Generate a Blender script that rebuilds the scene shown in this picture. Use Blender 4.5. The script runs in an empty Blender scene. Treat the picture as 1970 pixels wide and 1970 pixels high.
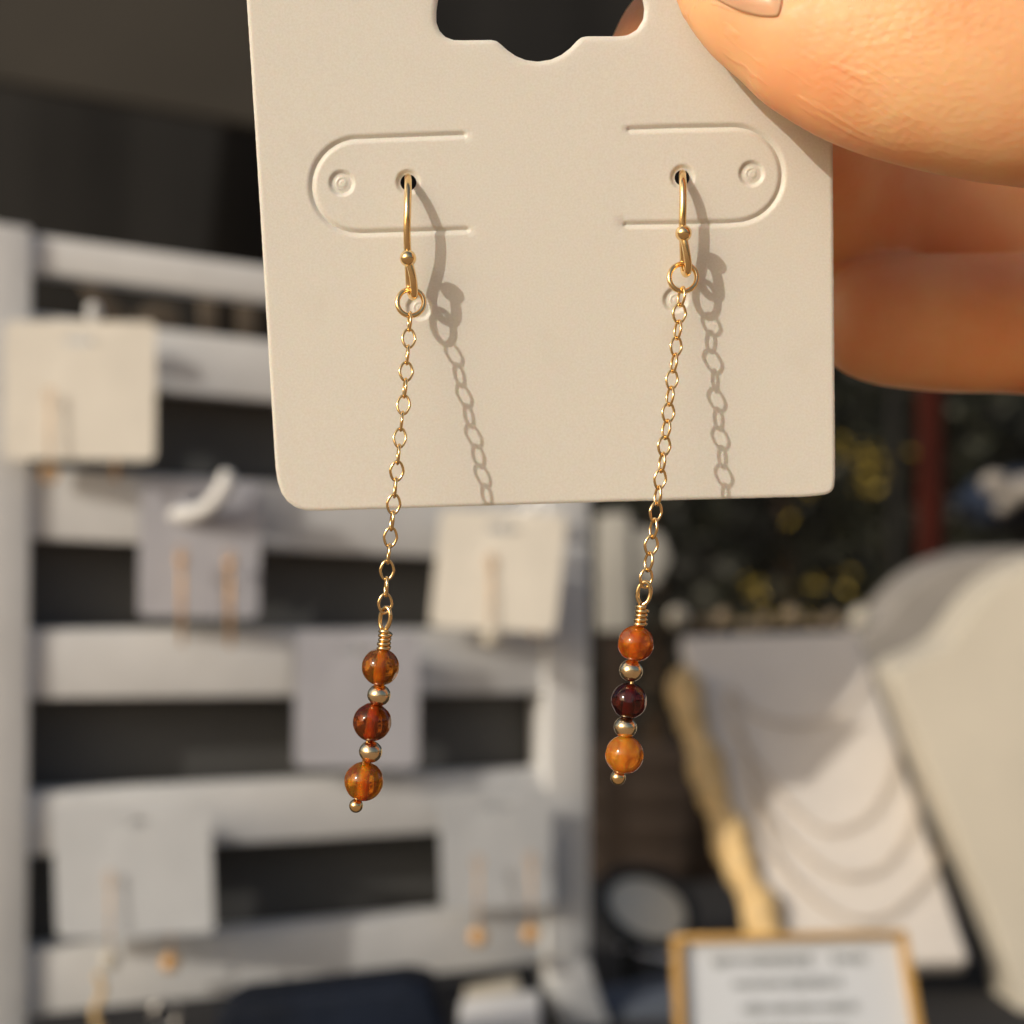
import bpy, bmesh, math, random
import numpy as np
from mathutils import Vector, Matrix
from mathutils.geometry import delaunay_2d_cdt
from mathutils.bvhtree import BVHTree

random.seed(7); np.random.seed(7)
S = bpy.context.scene
COL = S.collection
R = math.radians

# ---------------------------------------------------------------- camera, world, sun, exposure
FPX = 2600.0; CX = CY = 985.0
PITCH = R(6.0)
CAM = Vector((0, 0, 1.25))
FW = Vector((0, math.cos(PITCH), math.sin(PITCH)))
UP = Vector((0, -math.sin(PITCH), math.cos(PITCH)))
RT = Vector((1, 0, 0))
cd = bpy.data.cameras.new('camera'); cam = bpy.data.objects.new('camera', cd); COL.objects.link(cam)
cam.location = CAM; cam.rotation_euler = (math.pi/2 + PITCH, 0, 0)
cd.sensor_width = 36; cd.lens = FPX/1970*36
cd.clip_start = 0.005; cd.clip_end = 500
cd.dof.use_dof = True; cd.dof.focus_distance = 0.1165; cd.dof.aperture_fstop = 0.0475/0.0024
S.camera = cam

# direction the sunlight travels, worked out from the shadows on the card
trav = (RT*1.07 + FW*1.0 - UP*0.71).normalized()
w = bpy.data.worlds.new('World'); S.world = w; w.use_nodes = True
nt = w.node_tree; nt.nodes.clear()
sky = nt.nodes.new('ShaderNodeTexSky'); sky.sky_type = 'NISHITA'; sky.sun_disc = False
sd = -trav
sky.sun_elevation = math.asin(sd.z); sky.sun_rotation = math.atan2(sd.x, sd.y)
sky.dust_density = 5.0; sky.air_density = 1.0; sky.ozone_density = 1.0
bg = nt.nodes.new('ShaderNodeBackground'); bg.inputs[1].default_value = 0.11
wo = nt.nodes.new('ShaderNodeOutputWorld')
nt.links.new(sky.outputs[0], bg.inputs[0]); nt.links.new(bg.outputs[0], wo.inputs[0])
sl = bpy.data.lights.new('sun', 'SUN'); sun = bpy.data.objects.new('sun', sl); COL.objects.link(sun)
sl.energy = 2.5; sl.angle = R(0.45); sl.color = (1.0, 0.92, 0.80)
sl.cycles.is_caustics_light = True
sun.location = (-2, -2, 4); sun.rotation_euler = trav.to_track_quat('-Z', 'Y').to_euler()
S.view_settings.view_transform = 'Standard'; S.view_settings.look = 'None'
S.view_settings.exposure = -0.22; S.view_settings.gamma = 1.0
S.cycles.use_denoising = True
S.cycles.max_bounces = 14; S.cycles.transmission_bounces = 12; S.cycles.sample_clamp_indirect = 6.0

# ---------------------------------------------------------------- helpers
def P(x, y, d):
    return CAM + FW*d + RT*((x-CX)/FPX*d) - UP*((y-CY)/FPX*d)

def mat(name, color, rough=0.6, metal=0.0, spec=0.5, noise=None, bump=None, **kw):
    """noise=(scale, amount[, second colour]); bump=(scale, strength, distance)"""
    m = bpy.data.materials.new(name); m.use_nodes = True
    n = m.node_tree; b = n.nodes['Principled BSDF']
    b.inputs['Base Color'].default_value = (*color, 1)
    b.inputs['Roughness'].default_value = rough; b.inputs['Metallic'].default_value = metal
    b.inputs['Specular IOR Level'].default_value = spec
    for k, v in kw.items():
        b.inputs[k.replace('_', ' ')].default_value = v
    tc = n.nodes.new('ShaderNodeTexCoord')
    if noise:
        t = n.nodes.new('ShaderNodeTexNoise'); t.inputs['Scale'].default_value = noise[0]; t.inputs['Detail'].default_value = 5
        n.links.new(tc.outputs['Object'], t.inputs['Vector'])
        mx = n.nodes.new('ShaderNodeMix'); mx.data_type = 'RGBA'
        c2 = noise[2] if len(noise) > 2 else tuple(c*(1-noise[1]) for c in color)
        mx.inputs[6].default_value = (*color, 1); mx.inputs[7].default_value = (*c2, 1)
        rp = n.nodes.new('ShaderNodeMapRange'); rp.inputs[1].default_value = 0.35; rp.inputs[2].default_value = 0.65
        n.links.new(t.outputs[0], rp.inputs[0]); n.links.new(rp.outputs[0], mx.inputs[0])
        n.links.new(mx.outputs[2], b.inputs['Base Color'])
    if bump:
        t = n.nodes.new('ShaderNodeTexNoise'); t.inputs['Scale'].default_value = bump[0]; t.inputs['Detail'].default_value = 4
        n.links.new(tc.outputs['Object'], t.inputs['Vector'])
        bp = n.nodes.new('ShaderNodeBump'); bp.inputs['Strength'].default_value = bump[1]; bp.inputs['Distance'].default_value = bump[2]
        n.links.new(t.outputs[0], bp.inputs['Height']); n.links.new(bp.outputs[0], b.inputs['Normal'])
    return m

def mobj(name, verts, faces, m, parent=None, smooth=False, origin=None):
    me = bpy.data.meshes.new(name)
    o0 = Vector(origin) if origin is not None else Vector((0, 0, 0))
    me.from_pydata([tuple(Vector(v)-o0) for v in verts], [], [tuple(f) for f in faces]); me.update()
    if smooth is True:
        me.polygons.foreach_set('use_smooth', [True]*len(me.polygons))
    me.materials.append(m)
    o = bpy.data.objects.new(name, me); COL.objects.link(o)
    o.location = o0
    if parent is not None: link_to(o, parent)
    return o

def link_to(o, parent):
    o.parent = parent
    M = Matrix.LocRotScale(parent.location, parent.rotation_euler, parent.scale)   # every parent keeps world coordinates
    o.matrix_parent_inverse = M.inverted()

def empty(name, loc):
    o = bpy.data.objects.new(name, None); COL.objects.link(o); o.location = loc; o.empty_display_size = 0.01
    return o

def tag(o, label=None, cat=None, group=None, kind=None):
    if label: o['label'] = label
    if cat: o['category'] = cat
    if group: o['group'] = group
    if kind: o['kind'] = kind
    return o

def sharp_by_angle(o, ang=35):
    bm = bmesh.new(); bm.from_mesh(o.data)
    for e in bm.edges:
        e.smooth = not (len(e.link_faces) == 2 and e.calc_face_angle(0) > R(ang))
    for f in bm.faces: f.smooth = True
    bm.to_mesh(o.data); bm.free()

def prism(name, pts, vec, m, parent=None, bevel=0.0, segs=2, bend=None):
    """polygon pts (front) pushed along vec"""
    c = sum(pts, Vector())/len(pts) + vec*0.5
    bm = bmesh.new()
    a = [bm.verts.new(p-c) for p in pts]; b = [bm.verts.new(p+vec-c) for p in pts]
    bm.faces.new(a); bm.faces.new(b[::-1])
    n = len(pts)
    for i in range(n): bm.faces.new((a[i], b[i], b[(i+1) % n], a[(i+1) % n]))
    bmesh.ops.recalc_face_normals(bm, faces=bm.faces)
    if bevel > 0:
        bmesh.ops.bevel(bm, geom=list(bm.edges), offset=bevel, segments=segs, profile=0.6, affect='EDGES', clamp_overlap=True)
    me = bpy.data.meshes.new(name); bm.to_mesh(me); bm.free(); me.materials.append(m)
    o = bpy.data.objects.new(name, me); COL.objects.link(o); o.location = c
    if bevel > 0: sharp_by_angle(o, 40)
    if parent is not None: link_to(o, parent)
    return o

def tube_data(path, rad, n=12, closed=False, cap=True):
    pts = [Vector(p) for p in path]; k = len(pts)
    rads = rad if hasattr(rad, '__len__') else [rad]*k
    tang = []
    for i in range(k):
        if closed: t = pts[(i+1) % k]-pts[i-1]
        else: t = pts[min(i+1, k-1)]-pts[max(i-1, 0)]
        tang.append(t.normalized())
    ref = Vector((0, 0, 1)) if abs(tang[0].z) < 0.9 else Vector((1, 0, 0))
    nrm = (ref-tang[0]*ref.dot(tang[0])).normalized()
    V = []; F = []; frames = []
    for i in range(k):
        if i: nrm = (nrm-tang[i]*nrm.dot(tang[i])).normalized()
        frames.append((nrm.copy(), tang[i].cross(nrm)))
    twist = 0
    if closed:   # close the frame without a seam
        a = frames[0][0]; n2 = (frames[-1][0]-tang[0]*frames[-1][0].dot(tang[0])).normalized()
        twist = math.atan2(n2.cross(a).dot(tang[0]), n2.dot(a))
    for i in range(k):
        tw = twist*i/k
        for j in range(n):
            t = 2*math.pi*j/n + tw
            V.append(pts[i]+(frames[i][0]*math.cos(t)+frames[i][1]*math.sin(t))*rads[i])
    m = k if closed else k-1
    for i in range(m):
        for j in range(n):
            a = i*n+j; b = i*n+(j+1) % n; c = ((i+1) % k)*n+(j+1) % n; d = ((i+1) % k)*n+j
            F.append((a, b, c, d))
    if not closed and cap:
        F.append(tuple(range(n))[::-1]); F.append(tuple((k-1)*n+j for j in range(n)))
    return V, F

def merge(*vf):
    V = []; F = []
    for v, f in vf:
        o = len(V); V += list(v); F += [tuple(i+o for i in q) for q in f]
    return V, F

def ball_data(c, r, nu=24, nv=14, axis=None, squash=1.0):
    ax = (axis or Vector((0, 0, 1))).normalized()
    q = ax.to_track_quat('Z', 'Y')
    V = [c+q @ Vector((0, 0, r*squash))]; F = []
    for i in range(1, nv):
        th = math.pi*i/nv
        for j in range(nu):
            ph = 2*math.pi*j/nu
            V.append(c+q @ Vector((r*math.sin(th)*math.cos(ph), r*math.sin(th)*math.sin(ph), r*squash*math.cos(th))))
    V.append(c-q @ Vector((0, 0, r*squash)))
    for j in range(nu): F.append((0, 1+j, 1+(j+1) % nu))
    for i in range(nv-2):
        for j in range(nu):
            a = 1+i*nu+j; b = 1+i*nu+(j+1) % nu
            F.append((a, a+nu, b+nu, b))
    L = len(V)-1; s = 1+(nv-2)*nu
    for j in range(nu): F.append((L, s+(j+1) % nu, s+j))
    return V, F

def catmull(pts, per=8, closed=False):
    A = [np.array(p, float) for p in pts]; n = len(A); out = []
    rng = n if closed else n-1
    for i in range(rng):
        if closed: p0, p1, p2, p3 = A[i-1], A[i], A[(i+1) % n], A[(i+2) % n]
        else: p0, p1, p2, p3 = A[max(i-1, 0)], A[i], A[i+1], A[min(i+2, n-1)]
        for k in range(per):
            t = k/per
            out.append(0.5*((2*p1)+(-p0+p2)*t+(2*p0-5*p1+4*p2-p3)*t*t+(-p0+3*p1-3*p2+p3)*t**3))
    if not closed: out.append(A[-1])
    return out

# ---------------------------------------------------------------- materials
M = {}
M['paint'] = mat('white_paint', (0.74, 0.75, 0.76), 0.45, noise=(60, .08), bump=(300, .15, .0005))
M['panel'] = mat('charcoal_board', (0.105, 0.106, 0.105), 0.8, noise=(12, .3))
M['lilac'] = mat('shade_lilac_paper', (0.51, 0.52, 0.58), 0.8, noise=(80, .05))  # lilac tint of shaded cards put into the paper colour
M['cream'] = mat('cream_paper', (0.82, 0.79, 0.72), 0.7, noise=(80, .05))
M['greyp'] = mat('grey_paper', (0.60, 0.63, 0.67), 0.7, noise=(80, .05))
M['cloth'] = mat('charcoal_tablecloth', (0.028, 0.027, 0.028), 0.95, noise=(30, .4), bump=(600, .4, .001))
M['tent'] = mat('black_tent_cloth', (0.0085, 0.008, 0.0075), 0.95, noise=(3, .3))
M['band'] = mat('grey_brown_canvas', (0.040, 0.036, 0.030), 0.9, noise=(2, .3))
M['brown'] = mat('dark_stained_wood', (0.030, 0.016, 0.008), 0.7, noise=(15, .4))
M['tanwood'] = mat('honey_wood', (0.85, 0.60, 0.28), 0.5, noise=(60, .3))
M['linen'] = mat('white_linen', (0.66, 0.62, 0.58), 0.9, noise=(40, .06), bump=(900, .3, .0008))
M['creamlinen'] = mat('cream_linen', (0.56, 0.52, 0.44), 0.9, noise=(25, .08), bump=(900, .3, .0008))
M['shadelinen'] = mat('shade_grey_linen', (0.30, 0.28, 0.26), 0.9, noise=(14, .3))  # grey of the display's shaded side put into the linen colour
M['goldfar'] = mat('brushed_gold', (0.68, 0.40, 0.16), 0.5, metal=0.3, noise=(90, .1))
M['goldframe'] = mat('gold_frame', (0.60, 0.36, 0.11), 0.45, metal=0.3, noise=(60, .15))
M['print'] = mat('grey_print', (0.20, 0.22, 0.23), 0.8, noise=(90, .2))
M['signpaper'] = mat('sign_paper', (0.54, 0.58, 0.64), 0.6, noise=(40, .04))
M['black'] = mat('black_rim', (0.010, 0.012, 0.014), 0.4, noise=(30, .2))
M['mirror'] = mat('mirror_reflection', (0.80, 0.76, 0.64), 0.9, noise=(20, .1))  # matte pale colour painted in for the mirror's reflection
M['navy'] = mat('navy_leather', (0.003, 0.005, 0.010), 0.75, spec=.2, noise=(18, .5, (0.006, 0.012, 0.028)), bump=(200, .5, .002))
M['bluecl'] = mat('blue_cloth', (0.008, 0.02, 0.05), 0.8, noise=(12, .4))
M['red'] = mat('red_brown_paint', (0.040, 0.005, 0.002), 0.9, spec=.2, noise=(10, .3))
M['greypost'] = mat('dark_grey_metal', (0.012, 0.012, 0.011), 0.8, spec=.2, noise=(10, .2))
M['slate'] = mat('slate_blue_cloth', (0.10, 0.12, 0.16), 0.8, noise=(10, .2))
M['ground'] = mat('warm_bounce_ground', (0.50, 0.34, 0.21), 0.95, noise=(4, .3), bump=(60, .4, .01))  # sandy tone chosen to bounce warm fill into the shadows
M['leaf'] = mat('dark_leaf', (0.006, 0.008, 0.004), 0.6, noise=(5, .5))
M['leafy'] = mat('sun_glint_leaf', (0.45, 0.34, 0.06), 0.5, noise=(5, .3))  # bright yellow stands for sun glints in the dark foliage
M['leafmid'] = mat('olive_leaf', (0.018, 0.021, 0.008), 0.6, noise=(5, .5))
M['bark'] = mat('bark', (0.05, 0.032, 0.018), 0.9, noise=(10, .5))

def card_material():
    m = bpy.data.materials.new('pearl_card_stock'); m.use_nodes = True
    n = m.node_tree; b = n.nodes['Principled BSDF']; L = n.links
    b.inputs['Roughness'].default_value = 0.42
    b.inputs['Specular IOR Level'].default_value = 0.35
    tc = n.nodes.new('ShaderNodeTexCoord')
    t1 = n.nodes.new('ShaderNodeTexNoise'); t1.inputs['Scale'].default_value = 5200; t1.inputs['Detail'].default_value = 3
    t2 = n.nodes.new('ShaderNodeTexNoise'); t2.inputs['Scale'].default_value = 120; t2.inputs['Detail'].default_value = 5
    for t in (t1, t2): L.new(tc.outputs['Object'], t.inputs['Vector'])
    mx = n.nodes.new('ShaderNodeMix'); mx.data_type = 'RGBA'
    mx.inputs[6].default_value = (0.735, 0.718, 0.672, 1); mx.inputs[7].default_value = (0.680, 0.655, 0.595, 1)
    r1 = n.nodes.new('ShaderNodeMapRange'); r1.inputs[1].default_value = .3; r1.inputs[2].default_value = .7
    L.new(t1.outputs[0], r1.inputs[0]); L.new(r1.outputs[0], mx.inputs[0])
    # faint smudges and a few specks of dirt
    v = n.nodes.new('ShaderNodeTexVoronoi'); v.inputs['Scale'].default_value = 130
    L.new(tc.outputs['Object'], v.inputs['Vector'])
    r2 = n.nodes.new('ShaderNodeMapRange'); r2.inputs[1].default_value = .60; r2.inputs[2].default_value = .80
    r2.inputs[3].default_value = 0; r2.inputs[4].default_value = 0.22
    L.new(t2.outputs[0], r2.inputs[0])
    mx2 = n.nodes.new('ShaderNodeMix'); mx2.data_type = 'RGBA'; mx2.inputs[7].default_value = (0.55, 0.50, 0.42, 1)
    L.new(r2.outputs[0], mx2.inputs[0]); L.new(mx.outputs[2], mx2.inputs[6])
    sp = n.nodes.new('ShaderNodeMapRange'); sp.inputs[1].default_value = .012; sp.inputs[2].default_value = .022; sp.inputs[3].default_value = .55; sp.inputs[4].default_value = 0
    L.new(v.outputs['Distance'], sp.inputs[0])
    mx3 = n.nodes.new('ShaderNodeMix'); mx3.data_type = 'RGBA'; mx3.inputs[7].default_value = (0.25, 0.20, 0.14, 1)
    L.new(sp.outputs[0], mx3.inputs[0]); L.new(mx2.outputs[2], mx3.inputs[6])
    L.new(mx3.outputs[2], b.inputs['Base Color'])
    bp = n.nodes.new('ShaderNodeBump'); bp.inputs['Strength'].default_value = .35; bp.inputs['Distance'].default_value = .00006
    L.new(t1.outputs[0], bp.inputs['Height']); L.new(bp.outputs[0], b.inputs['Normal'])
    b.inputs['Subsurface Weight'].default_value = 0.28
    b.inputs['Subsurface Radius'].default_value = (1, .40, .18); b.inputs['Subsurface Scale'].default_value = .0006
    return m
M['card'] = card_material()
M['gold'] = mat('gold_fill', (1.0, 0.73, 0.37), 0.17, metal=1.0, noise=(900, .12), bump=(1500, .12, .0001))
M['goldbead'] = mat('pale_gold', (1.0, 0.80, 0.50), 0.20, metal=1.0, noise=(1200, .15), bump=(1400, .5, .00012))

def gem_material(name, c1, c2, glow, scale=420):
    m = bpy.data.materials.new(name); m.use_nodes = True
    n = m.node_tree; L = n.links; b = n.nodes['Principled BSDF']; out = n.nodes['Material Output']
    tc = n.nodes.new('ShaderNodeTexCoord')
    t = n.nodes.new('ShaderNodeTexNoise'); t.inputs['Scale'].default_value = scale; t.inputs['Detail'].default_value = 4
    t.inputs['Distortion'].default_value = 1.2
    mp = n.nodes.new('ShaderNodeMapping'); mp.inputs['Scale'].default_value = (1, 1, .45)
    L.new(tc.outputs['Object'], mp.inputs[0]); L.new(mp.outputs[0], t.inputs['Vector'])
    r = n.nodes.new('ShaderNodeMapRange'); r.inputs[1].default_value = .38; r.inputs[2].default_value = .62
    L.new(t.outputs[0], r.inputs[0])
    mx = n.nodes.new('ShaderNodeMix'); mx.data_type = 'RGBA'
    mx.inputs[6].default_value = (*c1, 1); mx.inputs[7].default_value = (*c2, 1); L.new(r.outputs[0], mx.inputs[0])
    L.new(mx.outputs[2], b.inputs['Base Color'])
    b.inputs['Roughness'].default_value = .05; b.inputs['IOR'].default_value = 1.5
    b.inputs['Coat Weight'].default_value = 0.0; b.inputs['Coat Roughness'].default_value = .03; b.inputs['Coat IOR'].default_value = 1.6
    b.inputs['Transmission Weight'].default_value = 1.0
    b2 = n.nodes.new('ShaderNodeBsdfPrincipled'); L.new(mx.outputs[2], b2.inputs['Base Color'])
    b2.inputs['Roughness'].default_value = .08; b2.inputs['IOR'].default_value = 1.54
    b2.inputs['Subsurface Weight'].default_value = 1.0
    b2.inputs['Subsurface Radius'].default_value = (1.0, .35, .08); b2.inputs['Subsurface Scale'].default_value = .0012
    ms = n.nodes.new('ShaderNodeMixShader'); ms.inputs[0].default_value = glow
    L.new(b.outputs[0], ms.inputs[1]); L.new(b2.outputs[0], ms.inputs[2]); L.new(ms.outputs[0], out.inputs[0])
    return m
G = {
 'L1': gem_material('amber_brown_agate', (0.88, 0.34, 0.012), (0.52, 0.14, 0.008), .12),
 'L2': gem_material('dark_amber_agate', (0.70, 0.16, 0.008), (0.30, 0.06, 0.006), .10),
 'L3': gem_material('bright_orange_agate', (1.0, 0.50, 0.03), (0.78, 0.13, 0.004), .14),
 'R1': gem_material('orange_carnelian', (0.92, 0.30, 0.015), (0.62, 0.13, 0.01), .25),
 'R2': gem_material('burgundy_agate', (0.22, 0.02, 0.010), (0.05, 0.006, 0.004), .12),
 'R3': gem_material('honey_carnelian', (0.98, 0.44, 0.05), (0.80, 0.25, 0.02), .35),
}

CORE = {k: mat('drilled_core_'+k.lower(), c, .6, noise=(700, .3), Subsurface_Weight=.6, Subsurface_Scale=.0006) for k, c in
        {'L1': (1.0, .62, .10), 'L2': (1.0, .45, .06), 'L3': (1.0, .60, .12), 'R1': (1.0, .5, .1), 'R2': (.6, .10, .04), 'R3': (1.0, .62, .15)}.items()}

def skin_material():
    m = bpy.data.materials.new('skin'); m.use_nodes = True
    n = m.node_tree; L = n.links; b = n.nodes['Principled BSDF']
    tc = n.nodes.new('ShaderNodeTexCoord')
    t = n.nodes.new('ShaderNodeTexNoise'); t.inputs['Scale'].default_value = 110; t.inputs['Detail'].default_value = 6
    L.new(tc.outputs['Object'], t.inputs['Vector'])
    mx = n.nodes.new('ShaderNodeMix'); mx.data_type = 'RGBA'
    mx.inputs[6].default_value = (0.87, 0.52, 0.27, 1); mx.inputs[7].default_value = (0.84, 0.40, 0.19, 1)
    r = n.nodes.new('ShaderNodeMapRange'); r.inputs[1].default_value = .35; r.inputs[2].default_value = .65
    L.new(t.outputs[0], r.inputs[0]); L.new(r.outputs[0], mx.inputs[0]); L.new(mx.outputs[2], b.inputs['Base Color'])
    b.inputs['Roughness'].default_value = .48; b.inputs['IOR'].default_value = 1.4
    b.inputs['Subsurface Weight'].default_value = .75
    b.inputs['Subsurface Radius'].default_value = (1.0, .28, .10); b.inputs['Subsurface Scale'].default_value = .0040
    # cellular skin relief, fine parallel lines and soft folds
    def bump(h, st, dist, prev=None):
        q = n.nodes.new('ShaderNodeBump'); q.inputs['Strength'].default_value = st; q.inputs['Distance'].default_value = dist
        L.new(h, q.inputs['Height'])
        if prev: L.new(prev.outputs[0], q.inputs['Normal'])
        return q
    def mapr(src, a, b_, c, d):
        q = n.nodes.new('ShaderNodeMapRange'); 
        for k, v_ in zip((1, 2, 3, 4), (a, b_, c, d)): q.inputs[k].default_value = v_
        L.new(src, q.inputs[0]); return q.outputs[0]
    def mul(a, b_):
        q = n.nodes.new('ShaderNodeMath'); q.operation = 'MULTIPLY'; L.new(a, q.inputs[0]); L.new(b_, q.inputs[1]); return q.outputs[0]
    def tex(kind, scale, msc, rot, detail=3, vt='POINT'):
        mp = n.nodes.new('ShaderNodeMapping'); mp.vector_type = vt; mp.inputs['Scale'].default_value = msc; mp.inputs['Rotation'].default_value = rot
        q = n.nodes.new('ShaderNodeTexVoronoi' if kind == 'v' else 'ShaderNodeTexNoise'); q.inputs['Scale'].default_value = scale
        if kind == 'n': q.inputs['Detail'].default_value = detail
        L.new(tc.outputs['Object'], mp.inputs[0]); L.new(mp.outputs[0], q.inputs['Vector']); return q
    va = tex('v', 2100, (.7, 1, 1), (0, .5, 0)); va.feature = 'SMOOTH_F1'
    fa = tex('n', 55, (1, 1, 1), (0, 0, 0), 1)
    # relief is strongest over the thumb joint
    kn = n.nodes.new('ShaderNodeVectorMath'); kn.operation = 'DISTANCE'; kn.name = 'knuckle'
    L.new(tc.outputs['Object'], kn.inputs[0])
    fade = mul(mapr(fa.outputs[0], .35, .62, .35, 1), mapr(kn.outputs[1], .004, .013, 1, .05))
    li = tex('n', 1100, (22, 1, 1), (0, R(30), 0), 1, 'TEXTURE')
    fb = tex('n', 60, (1, 1, 1), (0, 0, 0), 0); lfade = mapr(fb.outputs[0], .50, .62, 0, 1)
    b1 = bump(mul(va.outputs[0], fade), 1.0, .00017)
    b2 = bump(mul(mapr(li.outputs[0], .60, .74, 0, 1), lfade), .8, .00009, b1)
    fo = tex('n', 260, (.35, 1, 1), (0, .9, 0), 2)
    b3 = bump(mul(fo.outputs[0], fade), .8, .00012, b2)
    L.new(b3.outputs[0], b.inputs['Normal'])
    L.new(mapr(va.outputs[0], 0, .6, .36, .56), b.inputs['Roughness'])
    return m
M['skin'] = skin_material()
M['nail'] = mat('fingernail', (0.88, 0.48, 0.30), .30, noise=(300, .1), Subsurface_Weight=.5, Subsurface_Scale=.001)

# ---------------------------------------------------------------- ground, far background
def slab(name, x0, x1, y0, y1, z0, z1, m, parent=None, bevel=0):
    return prism(name, [Vector((x0, y0, z1)), Vector((x1, y0, z1)), Vector((x1, y1, z1)), Vector((x0, y1, z1))], Vector((0, 0, z0-z1)), m, parent, bevel)
g = mobj('ground', [(-60, -60, 0), (60, -60, 0), (60, 60, 0), (-60, 60, 0)], [(0, 1, 2, 3)], M['ground']); tag(g, kind='structure')

# black tent wall behind the stall with soft vertical folds
def tent_wall():
    V = []; F = []; nx, nz = 120, 20
    for j in range(nz+1):
        for i in range(nx+1):
            x = -3.2+6.4*i/nx; z = 3.2*j/nz
            V.append(Vector((x, 3.0+0.012*math.sin(i*0.9)+0.006*math.sin(i*2.1+j*.3), z)))
    for j in range(nz):
        for i in range(nx):
            a = j*(nx+1)+i; F.append((a, a+1, a+nx+2, a+nx+1))
    o = mobj('tent_wall', V, F, M['tent'], smooth=True, origin=(0, 3, 0))
    md = o.modifiers.new('thick', 'SOLIDIFY'); md.thickness = .004
    return o
tag(tent_wall(), 'tall black tent wall hanging in soft folds behind the stall', 'tent wall')
# grey-brown canvas valance high up on the left
pts = [P(-900, -900, 2.2), P(820, -900, 2.2), P(820, 298, 2.2), P(-900, -4, 2.2)]
tag(prism('canvas_valance', pts, FW*.03, M['band'], bevel=.005), 'grey brown canvas valance above the white rack, top left of the photo', 'valance')

# ---------------------------------------------------------------- hedge with sun glints coloured in as yellow leaves, posts behind
def leaf_cloud(n, box, size, seed, squash=1.0):
    rnd = random.Random(seed); V = []; F = []
    for _ in range(n):
        c = box(rnd); a = rnd.random()*6.28; t = rnd.uniform(-1, 1)
        u = Vector((math.cos(a), math.sin(a)*.5, t)).normalized()
        v = u.cross(Vector((rnd.uniform(-1, 1), rnd.uniform(-1, 1), rnd.uniform(-1, 1)))).normalized()
        s = size*rnd.uniform(.6, 1.3); o = len(V)
        V += [c-u*s, c+v*s*.4, c+u*s, c-v*s*.4]; F.append((o, o+1, o+2, o+3))
    return V, F
def hedge():
    e = empty('hedge', P(1700, 1000, 2.5)*1.0); e.location.z = 0
    def box(r):
        d = r.gauss(2.45, .12); return P(r.uniform(1000, 2500), r.uniform(350, 1330)+60*math.sin(r.random()*9), max(2.15, min(2.85, d)))
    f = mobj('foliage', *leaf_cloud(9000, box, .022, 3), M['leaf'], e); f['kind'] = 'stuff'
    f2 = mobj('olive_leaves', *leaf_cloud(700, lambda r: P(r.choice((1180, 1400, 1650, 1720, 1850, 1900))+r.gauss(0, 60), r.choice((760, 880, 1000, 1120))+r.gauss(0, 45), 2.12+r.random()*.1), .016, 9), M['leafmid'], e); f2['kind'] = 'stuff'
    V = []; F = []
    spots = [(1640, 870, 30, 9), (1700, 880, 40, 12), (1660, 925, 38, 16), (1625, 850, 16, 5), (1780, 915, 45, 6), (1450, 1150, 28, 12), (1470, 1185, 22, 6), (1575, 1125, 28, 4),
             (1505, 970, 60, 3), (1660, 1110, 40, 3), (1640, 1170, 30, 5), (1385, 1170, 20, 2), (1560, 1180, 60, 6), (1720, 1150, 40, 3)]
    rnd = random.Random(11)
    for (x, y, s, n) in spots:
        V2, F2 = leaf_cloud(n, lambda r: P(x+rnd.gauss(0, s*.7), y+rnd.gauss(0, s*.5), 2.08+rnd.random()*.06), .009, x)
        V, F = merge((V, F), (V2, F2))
    y = mobj('glint_leaves', V, F, M['leafy'], e); y['kind'] = 'stuff'
    for i in range(4):
        x = 1250+i*260
        b = P(x, 1300, 2.5); t = P(x+random.uniform(-60, 60), 500, 2.5); b.z = 0
        mobj('trunk', *tube_data([b, b.lerp(t, .4), b.lerp(t, .7)+Vector((.03, 0, 0)), t], [.03, .024, .018, .008], 10), M['bark'], e, True)
    return e
tag(hedge(), 'dark green hedge with sun glints coloured in as yellow leaves, right of the held card', 'hedge')

def post(name, x, yt, yb, d, r, m, label, cat='post'):
    a = P(x, yt, d); b = P(x, yb, d); 
    o = mobj(name, *tube_data([a, a.lerp(b, .02), a.lerp(b, .98), b], [r*.7, r, r, r], 16), m, None, True, origin=b)
    sharp_by_angle(o, 50); return tag(o, label, cat)
post('wooden_post', 1790, 560, 1420, 1.7, .016, M['red'], 'thin red brown wooden post in front of the dark hedge')
post('metal_pole', 1725, 560, 1420, 1.9, .012, M['greypost'], 'dark grey metal pole left of the red brown post', 'pole')
# blue cloth bundle with pale blobs, far right
pts = [Vector((0, 0, 0))]
c = P(2000, 965, 1.3)
o = mobj('folded_cloth', *ball_data(c, .075, 32, 18, Vector((0, 0, 1)), .42), M['bluecl'], None, True, origin=c)
for v in o.data.vertices: v.co *= 1+.10*math.sin(v.co.x*150)*math.cos(v.co.z*170)
tag(o, 'bundle of dark blue cloth at the right edge above the shade-grey linen', 'cloth')
V = []; F = []
for (x, y, r) in ((1915, 930, .013), (1945, 955, .012), (1975, 940, .015), (1930, 975, .008)):
    V, F = merge((V, F), ball_data(P(x, y, 1.215), r, 16, 10, None, .8))
tag(mobj('paper_flowers', V, F, M['shadelinen'], None, True, origin=P(1945, 950, 1.2)), 'small cluster of pale round paper flowers on the blue cloth', 'flowers')

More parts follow.
